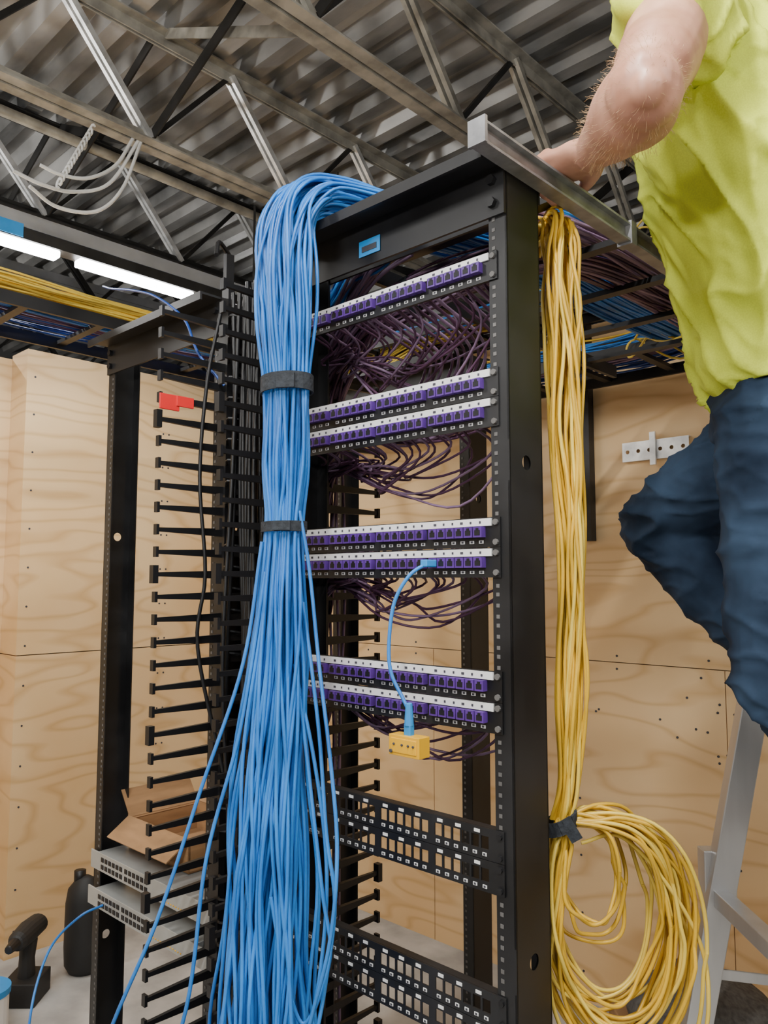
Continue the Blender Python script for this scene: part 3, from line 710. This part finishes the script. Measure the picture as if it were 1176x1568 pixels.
def fold(p,n):
    q=V((p.x*5+p.z*1.6,p.y*5-p.z*2.0,p.z*1.6)); a=noise.noise(q*1.5); r=1-abs(noise.noise(q*2.3+V((3,1,7))))*3.0; r2=1-abs(noise.noise(q*4.1+V((9,2,5))))*3.2
    return a*.014+max(0,r)**2*.020+max(0,r2)**2*.008+noise.noise(p*30)*.0012
shirt=remesh(b,'shirt',.006,4,['shirt'],fold)
b=B()
b.loft([(pelv+Z*.10,.150,.12),(pelv+Z*.03,.166,.128),(pelv-Z*.03,.172,.132)],'jeans',uref=Lx,n=28)
b.loft([(hipL+Z*.0,.098,.105),(hipL.lerp(knL,.35),.090,.096),(hipL.lerp(knL,.75),.074,.080),(knL,.068,.073)],'jeans',uref=Lx)
b.loft([(knL,.068,.072),(knL.lerp(anL,.35),.068,.074),(knL.lerp(anL,.8),.060,.064),(anL,.058,.064)],'jeans',uref=Lx)
b.loft([(hipR,.098,.105),(hipR.lerp(knR,.4),.093,.098),(hipR.lerp(knR,.8),.076,.084),(knR,.062,.068)],'jeans',uref=Lx)
b.loft([(knR,.062,.070),(knR.lerp(anR,.35),.074,.080),(knR.lerp(anR,.8),.066,.070),(anR,.062,.066)],'jeans',uref=Lx)
axL=(knL-hipL).normalized(); 
def jf(p,n):
    dk=min((p-knL).length,(p-knR).length,(p-hipL).length*1.1,(p-hipR).length*1.1)
    w=max(.4,1-dk/.25); q=V((p.x*6+p.z*3,p.y*6,p.z*15)); r=1-abs(noise.noise(q))*3.0; r2=1-abs(noise.noise(q*1.9+V((5,5,1))))*3.0
    # raised outer side seam on both legs
    return noise.noise(p*7)*.006+max(0,r)**2*.018*w+max(0,r2)**2*.009*w-.005
jeans=remesh(b,'jeans',.0055,3,['jeans'],jf)
b=B()
b.loft([(pelv+Z*.105,.166,.135),(pelv+Z*.075,.168,.137)],'boot',uref=Lx,n=28)
def boot(an,dr):
    dr=V(dr).normalized(); sd_=dr.cross(Z)
    b.loft([(an+Z*.03,.045,.05),(an-Z*.03,.045,.05)],'boot')
    b.loft([(an-dr*.03-Z*.045,.04,.04),(an+dr*.05-Z*.05,.044,.034),(an+dr*.13-Z*.055,.042,.026),(an+dr*.165-Z*.058,.032,.018)],'boot',uref=sd_)
boot(anL,(-.165,.02,0)); boot(anR,(-.03,.165,0))
remesh(b,'boots_and_belt',.006,3,['boot'])
b=B(); b.ell(hd+Z*.042-Fx*.018,(.081,.098,.097),'hair',Rh)
b.ell(hd+Z*.0-Fx*.045,(.074,.066,.08),'hair',Rh)
remesh(b,'hair',.006,2,['hair'],lambda p,n:noise.noise(p*70)*.002)
b=B()
for s in (-1,1): b.ell(hd+Lx*s*.031+Fx*.074+Z*.012,(.013,.013,.010),'eye',Rh); b.ell(hd+Lx*s*.031+Fx*.084+Z*.012,(.006,.004,.006),'iris',Rh)
b.ell(hd-Z*.052+Fx*.088,(.024,.008,.007),'lip',Rh); b.obj('eyes_and_mouth',parent=man,smooth=True)
rh=random.Random(4); hs=[]; vsb=body.data.vertices; ax=(wrL-elL)
cand=[v for v in vsb if -.3<(v.co-elL).dot(ax)/ax.length_squared<.95 and (v.co-elL-ax*((v.co-elL).dot(ax)/ax.length_squared)).length<.075]
for v in rh.sample(cand,min(750,len(cand))):
    n_=v.normal; p=v.co; g=(ax.normalized()*.6+V((rh.uniform(-.4,.4),rh.uniform(-.4,.4),rh.uniform(-.4,.4))))
    l=rh.uniform(.006,.013); hs.append([p,p+n_*l*.5+g*l*.4,p+n_*l*.7+g*l])
cables('arm_hair',hs,.00017,'armhair',man,res=0)
b=B(); c=V((.66,1.75,0))
b.box(c+V((0,0,.27)),(.30,.26,.54),'card'); 
b.loft([(c+V((-.10,0,.575)),.10,.05),(c+V((0,0,.60)),.12,.07),(c+V((.12,0,.575)),.11,.05)],'canvas',uref=V((0,1,0)))
b.obj('jacket_on_carton',smooth=False,bevel=.004)

# ------------------------------------------------------------------ world + camera
w=bpy.data.worlds.new('world'); scene.world=w; w.use_nodes=True
w.node_tree.nodes['Background'].inputs[0].default_value=(.6,.65,.7,1); w.node_tree.nodes['Background'].inputs[1].default_value=.3
cd=bpy.data.cameras.new('camera'); cd.sensor_fit='VERTICAL'; cd.sensor_height=24; cd.lens=1700/2212*24; cd.clip_start=.02
co=bpy.data.objects.new('camera',cd); col.objects.link(co); co.location=(0,0,1.485); co.rotation_euler=(math.radians(95),0,0)
scene.camera=co
